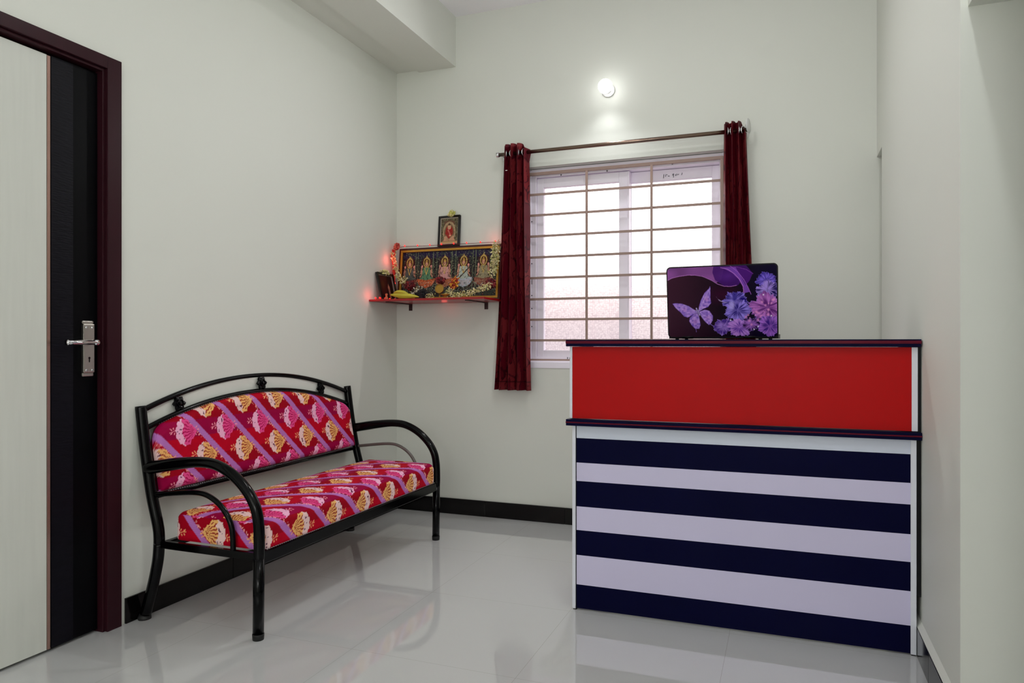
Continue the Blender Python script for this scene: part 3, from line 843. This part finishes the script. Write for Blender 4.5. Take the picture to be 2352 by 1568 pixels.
    wings = [[(680, 300), (665, 330), (590, 400), (530, 510), (500, 600), (490, 690), (560, 650), (640, 620), (690, 560), (680, 480), (684, 330)],
             [(70, 560), (110, 550), (220, 560), (330, 600), (420, 660), (470, 700), (400, 740), (310, 780), (250, 760), (200, 700), (120, 630)],
             [(500, 690), (590, 660), (660, 680), (715, 760), (710, 830), (680, 880), (650, 900), (600, 860), (550, 800)],
             [(470, 710), (400, 740), (345, 790), (335, 840), (370, 900), (430, 960), (490, 960), (515, 900), (500, 800)]]
    for i, p in enumerate(wings):
        st = vnoise(x / 26 + i, y / 26, 31 + i)
        col = L3((98, 66, 186))[None] * (1 - st[:, None]) + L3((196, 150, 228))[None] * st[:, None]
        c.poly(p, col, 1.0)
        mx = sum(q[0] for q in p) / len(p); my = sum(q[1] for q in p) / len(p)
        c.ell(mx, my, 55, 45, (198, 128, 200), 0.45, 0.9)
        for q in p[::2]:
            c.line([(bx + 5, by), q], 5, (206, 176, 240), 0.55)
        c.line(p + [p[0]], 7, (72, 40, 140), 0.6)
    c.line([(455, 640), (500, 740)], 20, (190, 170, 226)); c.line([(460, 650), (495, 735)], 8, (60, 36, 120))
    c.line([(660, 880), (735, 930)], 8, (130, 100, 190)); c.line([(440, 950), (445, 1010)], 8, (130, 100, 190))
    return c.c
def lidf(U, V):
    a = 0.0035 + U * (LW - 0.007); b = 0.0035 + V * (LH - 0.007)
    # round the corners of the print
    r = 0.0125; x0, x1, y0, y1 = 0.0035, LW - 0.0035, 0.0035, LH - 0.0035
    cx = np.clip(a, x0 + r, x1 - r); cy = np.clip(b, y0 + r, y1 - r)
    dx, dy = a - cx, b - cy; d = np.maximum(np.hypot(dx, dy), 1e-9); k = np.where((np.abs(dx) > 0) & (np.abs(dy) > 0), np.maximum(np.abs(dx), np.abs(dy)) / d, 1)
    a = cx + dx * k; b = cy + dy * k
    P = np.array(LO)[None] + np.outer(a, EX) + np.outer(b, EZ) + np.array(EN)[None] * 0.0012
    return P[:, 0], P[:, 1], P[:, 2]
V, F, U, Vv = grid(lidf, 380, 258)
obj('printed_cover', (V, F), M_skin, lid, smooth=False, colors=paint_lid(U * 1695, (1 - Vv) * 1088), label='glossy cover printed with a butterfly, purple flowers and a violet veil')
for s in (0.055, 0.295):
    c0 = LO + EX * s; c0.z = ZT + 0.010
    obj('hinge', tube([c0 - EN * 0.004, c0 - EN * 0.004 + EX * 0.045], 0.007, 12), M_plastic, lt, smooth=True)
FWD = -Vector((EN.x, EN.y, 0)).normalized()
bb = LO.copy(); bb.z = ZT + 0.005
obj('keyboard_base', slabpoly([(0, 0.012), (LW, 0.012), (LW, 0.175), (0, 0.175)], bb, EX, FWD, Vector((0, 0, 1)), 0, 0.016), M_plastic, lt, bevel=0.002)
for s in (0.03, 0.068, LW - 0.068, LW - 0.03):
    p = bb + EX * s + FWD * 0.03
    obj('foot', lathe([(0.007, -0.0052), (0.007, 0.001)], p, (0, 0, 1), 12), M_rubber, lt)

# ------------------------------------------------------------------ corner shelf and what stands on it
SZ = 1.372
sh = thing('wall_shelf', 'red corner shelf on metal brackets holding the framed pictures', 'shelf', (-2.03, 4.0, 1.36))
obj('shelf_board', box(XL + 0.001, -1.648, 3.842, YB - 0.001, 1.372 - 0.013, SZ), M_redshelf, sh, bevel=0.002)
for x in (-2.318, -1.775):
    obj('shelf_bracket', join(box(x - 0.012, x + 0.012, 3.885, YB - 0.001, 1.354, 1.3585), box(x - 0.012, x + 0.012, YB - 0.005, YB - 0.001, 1.315, 1.354)), mat('dark_bracket', (50, 16, 16), 0.5), sh)

def framed(name, label, cat, O, ex, ez, w, h, fw_, depth, m_frame, painter, res, mount=0.0, m_edge=None, group=None):
    """a framed picture: O lower corner, ex along its width, ez up its face; the front looks along en"""
    ex = Vector(ex).normalized(); ez = Vector(ez).normalized(); en = ex.cross(ez)
    en = en.normalized()
    t = thing(name, label, cat, tuple(Vector(O) + ex * (w / 2)), group)
    O = Vector(O)
    def bx(a0, a1, b0, b1, h0, h1):
        return slabpoly([(a0, b0), (a1, b0), (a1, b1), (a0, b1)], O, ex, ez, en, h0, h1)
    obj('picture_frame', join(bx(0, w, 0, fw_, -depth, 0), bx(0, w, h - fw_, h, -depth, 0), bx(0, fw_, fw_, h - fw_, -depth, 0), bx(w - fw_, w, fw_, h - fw_, -depth, 0)), m_frame, t, bevel=0.0015)
    if m_edge:
        g = fw_ * 0.45
        obj('gilt_edge', join(bx(g, w - g, fw_ * 0.45, fw_ * 0.95, 0, 0.004), bx(g, w - g, h - fw_ * 0.95, h - fw_ * 0.45, 0, 0.004), bx(g, fw_ * 0.95, fw_, h - fw_, 0, 0.004), bx(w - fw_ * 0.95, w - g, fw_, h - fw_, 0, 0.004)), m_edge, t)
    if mount:
        obj('mount', bx(fw_, w - fw_, fw_, h - fw_, -depth * 0.8, -depth * 0.5), M_mount, t)
    i = fw_ + mount
    def f(U, V):
        P = np.array(O)[None] + np.outer(i + U * (w - 2 * i), ex) + np.outer(i + V * (h - 2 * i), ez) + np.array(en)[None] * (-depth * 0.45)
        return P[:, 0], P[:, 1], P[:, 2]
    V, F, U, Vv = grid(f, *res)
    obj('picture', (V, F), M_print, t, colors=painter(U, Vv))
    obj('backing', bx(fw_ * 0.5, w - fw_ * 0.5, fw_ * 0.5, h - fw_ * 0.5, -depth * 1.0, -depth * 0.85), M_wood, t)
    return t

def paint_wide(U, V):
    """a row of seated figures with golden haloes between columns, on a dark ground; units 2000 x 860"""
    x = U * 2000; y = (1 - V) * 860
    c = Canvas(x, y, (34, 24, 32))
    n = fbm(x / 40, y / 40, 3)
    c.put(y < 130, (36, 24, 66), 0.8)
    c.put(n > 0.58, (52, 62, 54), 0.7)
    for q in (280, 330, 660, 740, 1060, 1140, 1500, 1560):
        c.line([(q, 0), (q, 860)], 26, (66, 72, 58), 0.8); c.line([(q, 0), (q, 860)], 8, (128, 138, 108), 0.6)
    c.put((vnoise(x / 13, y / 13, 8) > 0.80), (150, 150, 116), 0.7)
    c.put((vnoise(x / 15, y / 15, 12) > 0.84) & (y > 350), (150, 70, 50), 0.8)
    for cx, robe, base in ((150, (84, 90, 88), (90, 30, 34)), (520, (90, 132, 100), (196, 84, 40)), (910, (206, 150, 148), (170, 90, 60)), (1310, (176, 186, 176), (176, 190, 206)), (1720, (150, 140, 110), (120, 60, 50))):
        c.ell(cx, 220, 130, 150, (74, 14, 20), 0.9, 0.3)
        c.ell(cx, 200, 74, 100, (186, 158, 84)); c.ell(cx, 204, 52, 76, (76, 22, 22)); c.poly([(cx - 26, 130), (cx, 60), (cx + 26, 130)], (190, 160, 90))
        c.ell(cx, 232, 30, 42, (204, 150, 120)); c.poly([(cx - 34, 200), (cx, 130), (cx + 34, 200)], (184, 146, 70))
        for s in (-1, 1):
            c.line([(cx + s * 60, 330), (cx + s * 120, 400), (cx + s * 100, 290)], 26, (196, 140, 116)); c.line([(cx + s * 56, 350), (cx + s * 130, 470)], 24, (190, 132, 110))
            c.ell(cx + s * 100, 275, 20, 26, (220, 150, 140))
        c.poly([(cx - 78, 300), (cx + 78, 300), (cx + 100, 520), (cx - 100, 520)], robe)
        c.line([(cx - 40, 300), (cx, 430), (cx + 40, 300)], 14, (198, 162, 84))
        c.ell(cx, 540, 170, 70, robe)
        for k in range(-4, 5):
            c.ell(cx + k * 36, 610 + abs(k) * -9, 30, 78, base, 1.0, 0, k * 0.12); c.ell(cx + k * 36, 610 - abs(k) * 9, 12, 60, (222, 150, 110), 0.45, 0, k * 0.12)
    c.line([(1180, 560), (1420, 330), (1520, 260)], 22, (44, 40, 44)); c.line([(1180, 560), (1420, 330)], 6, (120, 100, 70))
    c.put((y > 690) & (n > 0.45), (60, 66, 58), 0.8)
    c.put((vnoise(x / 11, y / 11, 21) > 0.72) & (y > 560) & (y < 760), (176, 184, 168), 0.6)
    c.put((vnoise(x / 17, y / 17, 33) > 0.70) & (y > 100), (22, 16, 20), 0.55)
    return c.c
def paint_small(U, V):
    x = U * 100; y = (1 - V) * 150
    c = Canvas(x, y, (86, 80, 58))
    c.put(fbm(x / 6, y / 6, 4) > 0.52, (128, 124, 96)); c.put(fbm(x / 5, y / 5, 9) > 0.62, (52, 40, 28))
    c.ell(50, 28, 32, 18, (110, 72, 58)); c.ell(50, 80, 38, 62, (176, 150, 116)); c.ell(50, 85, 30, 52, (120, 96, 66))
    c.poly([(50, 28), (30, 60), (26, 90), (48, 122), (74, 90), (70, 60)], (150, 28, 26)); c.ell(50, 50, 11, 16, (206, 160, 126)); c.poly([(42, 40), (50, 24), (58, 40)], (60, 30, 20))
    c.line([(44, 70), (56, 96), (52, 104)], 7, (214, 110, 100)); c.ell(56, 102, 6, 6, (232, 150, 120))
    c.poly([(28, 100), (50, 124), (74, 100), (86, 134), (14, 134)], (196, 148, 116)); c.put(fbm(x / 4, y / 8, 2) > 0.6, (110, 84, 60), 0.5)
    c.put(y > 136, (184, 152, 108)); c.line([(0, 135), (100, 135)], 2.5, (60, 36, 16))
    return c.c
def paint_dark(U, V):
    x = U * 100; y = (1 - V) * 100
    c = Canvas(x, y, (30, 4, 8))
    c.poly([(8, 0), (60, 0), (56, 60), (24, 90), (6, 80)], (62, 12, 12)); c.ell(24, 40, 14, 24, (84, 40, 20), 0.8, 0.7)
    c.poly([(56, 46), (62, 34), (68, 46), (69, 100), (56, 100)], (150, 92, 76), 0.9); c.ell(62, 52, 7, 8, (176, 112, 92))
    c.put((x > 92), (190, 170, 165), 0.6)
    return c.c
framed('framed_picture', 'wide gilt-edged picture of seated haloed figures standing on the red shelf', 'picture',
       (-2.388, 4.128, SZ + 0.0005), (1, 0, 0), (0, 0.10, 1), 0.724, 0.352, 0.026, 0.018, M_wood, paint_wide, (330, 150), 0.0, M_gold)
framed('framed_picture', 'small upright picture of a red-robed figure, on top of the wide picture', 'picture',
       (-2.104, 4.1515, SZ + 0.3525), (1, 0, 0.018), (-0.002, 0.10, 1), 0.152, 0.198, 0.011, 0.014, M_blackframe, paint_small, (60, 84), 0.006)
framed('framed_picture', 'small dark picture leaning at the wall end of the shelf, beside the bananas', 'picture',
       (-2.366, 3.905, SZ + 0.0005), (0, 1, 0), (-0.22, 0, 1), 0.202, 0.182, 0.013, 0.012, M_blackframe, paint_dark, (50, 46), 0.004)

# flowers: little petals scattered about a path, one mesh per garland
def petals(path, r, n, cols, size, seed, squash=0.5):
    rs = random.Random(seed); P = [Vector(p) for p in path]
    V = []; F = []; C = []
    for i in range(n):
        t = rs.random() * (len(P) - 1.0001); k = int(t); c = P[k].lerp(P[k + 1], t - k)
        d = Vector((rs.gauss(0, 1), rs.gauss(0, 1), rs.gauss(0, 1))).normalized()
        base = c + d * r * rs.uniform(0.25, 0.8)
        tip = base + d * size * rs.uniform(0.8, 1.4) + Vector((0, 0, -size * 0.2))
        s = d.orthogonal().normalized() * size * squash; s.rotate(Matrix.Rotation(rs.uniform(0, 6.28), 3, d)); w = d.cross(s) * 0.5
        mid = base.lerp(tip, 0.55)
        a = len(V)
        V += [tuple(base), tuple(mid + s), tuple(mid + w), tuple(mid - s), tuple(mid - w), tuple(tip)]
        F += [(a, a + 1, a + 2), (a, a + 2, a + 3), (a, a + 3, a + 4), (a, a + 4, a + 1), (a + 5, a + 2, a + 1), (a + 5, a + 3, a + 2), (a + 5, a + 4, a + 3), (a + 5, a + 1, a + 4)]
        col = L3(cols[rs.randrange(len(cols))]); C += [col * 0.75] + [col] * 4 + [np.minimum(1, col * 1.15)]
    return (V, F), np.array(C)
CREAM = [(226, 216, 160), (208, 204, 140), (236, 226, 186), (170, 172, 96), (214, 196, 150)]
def garland(name, label, cat, path, r, n, cols, size, seed, group=None, squash=0.42):
    g, c = petals(path, r, n, cols, size, seed, squash)
    return tag(obj(name, g, M_petal, None, colors=c), label, cat, group)
garland('flower_garland', 'white jasmine garland draped down the wall-side edge of the wide picture', 'garland',
        [(-2.392, 4.085, 1.695), (-2.380, 4.08, 1.64), (-2.368, 4.08, 1.58), (-2.350, 4.08, 1.53), (-2.322, 4.08, 1.500), (-2.300, 4.08, 1.520)], 0.017, 260, CREAM, 0.011, 1)
garland('flower_garland', 'thick white jasmine garland hanging beside the burgundy curtain', 'garland',
        [(-1.668, 4.085, 1.715), (-1.670, 4.085, 1.65), (-1.678, 4.085, 1.59), (-1.698, 4.08, 1.52)], 0.028, 420, CREAM, 0.012, 2)
garland('flower_garland', 'white jasmine garland lying along the front of the red shelf', 'garland',
        [(-1.905, 3.93, 1.392), (-1.84, 3.935, 1.396), (-1.77, 3.95, 1.410), (-1.71, 3.97, 1.432), (-1.668, 4.0, 1.452)], 0.019, 330, CREAM, 0.011, 3)
garland('flower_bunch', 'loose bunch of white blossoms behind the bananas', 'flowers',
        [(-2.215, 4.02, 1.425), (-2.17, 4.02, 1.445), (-2.14, 4.02, 1.40)], 0.024, 110, [(216, 210, 196), (190, 180, 130), (120, 60, 50), (226, 222, 210)], 0.012, 4)
garland('flower_bunch', 'few white blossoms between the round brass dish and the black bundle', 'flowers',
        [(-2.095, 3.98, 1.395), (-2.05, 3.98, 1.398)], 0.017, 60, CREAM, 0.011, 5)
garland('flower_bunch', 'white blossoms just beside the round brass dish, under the orange flower', 'flowers',
        [(-1.96, 3.99, 1.405), (-1.93, 3.99, 1.432)], 0.018, 60, CREAM, 0.011, 6)
RED = [(110, 10, 22), (84, 6, 18), (140, 16, 26)]
def rose(label, c, r, seed):
    g, col = petals([(c[0] - r * 0.2, c[1], c[2]), (c[0] + r * 0.2, c[1], c[2])], r * 0.7, 170, RED, r * 0.42, seed, 0.8)
    t = thing('rose', label, 'flower', c, 'dark red roses against the wide picture')
    obj('petals', g, M_petal, t, colors=col)
    k = lathe([(0.004, -r * 1.1), (r * 0.5, -r * 0.8), (r * 0.72, 0), (r * 0.5, r * 0.6), (0.004, r * 0.75)], c, (0, 0, 1), 14)
    obj('flower_core', k, mat('dark_red_petal', (74, 6, 14), 0.6), t, smooth=True)
    return t
rose('dark red rose above the bananas', (-2.262, 4.075, 1.475), 0.034, 41)
rose('dark red rose at the foot of the middle figure in the wide picture', (-2.040, 4.07, 1.500), 0.030, 42)
rose('dark red rose next to the burgundy curtain', (-1.695, 4.06, 1.470), 0.036, 43)
g, col = petals([(-1.945, 4.05, 1.455), (-1.925, 4.05, 1.500)], 0.022, 120, [(214, 130, 30), (196, 60, 30), (226, 170, 50), (150, 20, 30)], 0.014, 44, 0.6)
tag(obj('marigold_flower', g, M_petal, None, colors=col), 'orange and red flower head leaning against the wide picture', 'flower')
g, col = petals([(-2.010, 4.140, 1.925), (-1.990, 4.140, 1.935)], 0.012, 60, [(206, 200, 120), (190, 190, 100), (222, 214, 160)], 0.014, 45, 0.8)
tag(obj('yellow_flower', g, M_petal, None, colors=col), 'pale yellow flower resting on top of the small upright picture', 'flower')
g, col = petals([(-2.405, 3.97, 1.557), (-2.400, 4.02, 1.557)], 0.011, 60, [(206, 200, 140), (196, 190, 120), (222, 214, 170)], 0.013, 46, 0.8)
tag(obj('yellow_flower', g, M_petal, None, colors=col), 'pale yellow flower resting on top of the small dark picture', 'flower')
g, col = petals([(-2.135, 3.97, 1.395), (-2.115, 3.97, 1.415)], 0.030, 130, [(16, 14, 24), (26, 20, 34), (10, 10, 16)], 0.016, 47, 0.8)
tag(obj('incense_bundle', join(g, lathe([(0.004, -0.022), (0.026, -0.018), (0.032, 0.008), (0.022, 0.03), (0.004, 0.036)], (-2.125, 3.97, 1.397), (0, 0, 1), 14)),
        mat('black_cloth', (16, 14, 24), 0.7), None), 'dark black bundle at the tip of the bananas', 'bundle')

# bananas
def banana(label, pts, r, grp):
    p = smooth_path(pts, 6); n = len(p)
    rr = []
    for i in range(n):
        t = i / (n - 1)
        rr.append(max(0.0035, r * min(1.0, 2.2 * min(t + 0.10, 1.05 - t)) if t > 0.16 else 0.006 + (r * 0.55 - 0.006) * (t / 0.16) ** 2))
    t_ = thing('banana', label, 'fruit', tuple(p[n // 2]), grp)
    obj('peel', tube(p, rr, 7), M_banana, t_, smooth=False)
    obj('tip', tube([p[-1], p[-1] + (p[-1] - p[-2]).normalized() * 0.004], [0.0036, 0.0028], 8), mat('banana_tip', (60, 50, 30), 0.7), t_)
    return t_
banana('yellow banana at the very front of the red shelf', [(-2.292, 3.885, 1.401), (-2.265, 3.885, 1.398), (-2.215, 3.885, 1.392), (-2.165, 3.888, 1.390), (-2.130, 3.895, 1.388), (-2.105, 3.90, 1.384)], 0.0165, 'bananas on the shelf')
banana('shorter yellow banana lying behind the front banana', [(-2.300, 3.935, 1.413), (-2.280, 3.935, 1.419), (-2.250, 3.938, 1.418), (-2.215, 3.94, 1.410), (-2.190, 3.94, 1.398)], 0.0150, 'bananas on the shelf')

# round brass dish on its stand
bd = thing('brass_dish', 'round golden brass dish standing on edge in the middle of the shelf', 'dish', (-1.998, 3.97, SZ))
obj('dish', join(lathe([(0.0275, -0.004), (0.029, 0.0), (0.027, 0.004), (0.020, 0.002), (0.004, 0.0035)], (-1.998, 3.97, 1.436), (0, -1, 0.1), 26), torus((-1.998, 3.966, 1.4365), (0, -1, 0.1), 0.027, 0.0022, 26, 8)), M_brass, bd, smooth=True)
obj('dish_stand', lathe([(0.020, 0), (0.020, 0.004), (0.005, 0.010), (0.005, 0.036)], (-1.998, 3.97, SZ), (0, 0, 1), 16), M_brass, bd, smooth=True)
tag(obj('incense_stick_holder', lathe([(0.014, 0), (0.016, 0.006), (0.010, 0.012), (0.006, 0.024), (0.010, 0.034), (0.004, 0.040)], (-2.335, 3.905, SZ), (0, 0, 1), 14), mat('reddish_brass', (176, 92, 62), 0.4, metal=0.5), smooth=True),
    'small reddish brass holder in front of the small dark picture', 'holder')
tag(obj('oil_lamp', lathe([(0.022, 0), (0.010, 0.006), (0.010, 0.012), (0.030, 0.024), (0.028, 0.027)], (-1.93, 3.91, SZ), (0, 0, 1), 18), M_brass, smooth=True), 'low shallow brass oil lamp before the orange flower', 'oil lamp')

# red cloth ribbon and string lights
def ribf(U, V):
    x = -2.414 + 0.026 * U + 0.003 * np.sin(V * 14)
    y = 4.106 + 0.010 * np.sin(U * 5 + V * 6)
    return x, y, 1.50 + 0.215 * V
V, F, U, Vv = grid(ribf, 10, 40)
rb = obj('red_ribbon', (V, F), mat('red_satin', (214, 36, 26), 0.45), None, smooth=True)
md = rb.modifiers.new('thickness', 'SOLIDIFY'); md.thickness = 0.002
tag(rb, 'bright red satin ribbon hanging at the wall-side end of the wide picture', 'ribbon')
sl_ = thing('string_lights', 'string of tiny red lights run around the wide picture and shelf', 'string lights', (-2.03, 4.12, 1.73))
cord = smooth_path([(-1.665, 4.150, 1.7335), (-1.85, 4.150, 1.7335), (-2.03, 4.148, 1.7335), (-2.20, 4.150, 1.7335), (-2.375, 4.148, 1.7335), (-2.402, 4.135, 1.70), (-2.404, 4.135, 1.60), (-2.404, 4.135, 1.46), (-2.352, 4.124, 1.385), (-2.348, 4.00, 1.3765), (-2.350, 3.89, 1.3765), (-2.395, 3.868, 1.3765), (-2.34, 3.853, 1.3765)], 8)
obj('cord', tube(cord, 0.0016, 6), mat('red_cord', (120, 16, 20), 0.5), sl_)
for i in range(2, len(cord), 4):
    p = cord[i]
    obj('light_bulb', lathe([(0.002, 0), (0.0044, 0.003), (0.0044, 0.008), (0.002, 0.012)], p, (0, -0.5, 0.6), 8), M_led, sl_, smooth=True)
g, col = petals([(-2.386, 4.11, 1.722), (-2.376, 4.11, 1.742)], 0.015, 70, [(200, 70, 60), (170, 40, 40), (220, 110, 90)], 0.012, 48, 0.8)
tag(obj('pink_flower', g, M_petal, None, colors=col), 'red carnation on the wall-side top corner of the wide picture', 'flower')
for p, e in (((-2.385, 4.05, 1.64), 0.10), ((-2.38, 3.83, 1.400), 0.08), ((-1.72, 4.13, 1.76), 0.05), ((-2.03, 4.10, 1.335), 0.03)):
    d = bpy.data.lights.new('red_glow', 'POINT'); d.energy = e; d.color = (1.0, 0.10, 0.08); d.shadow_soft_size = 0.02
    o = bpy.data.objects.new('red_glow', d); COL.objects.link(o); o.location = p
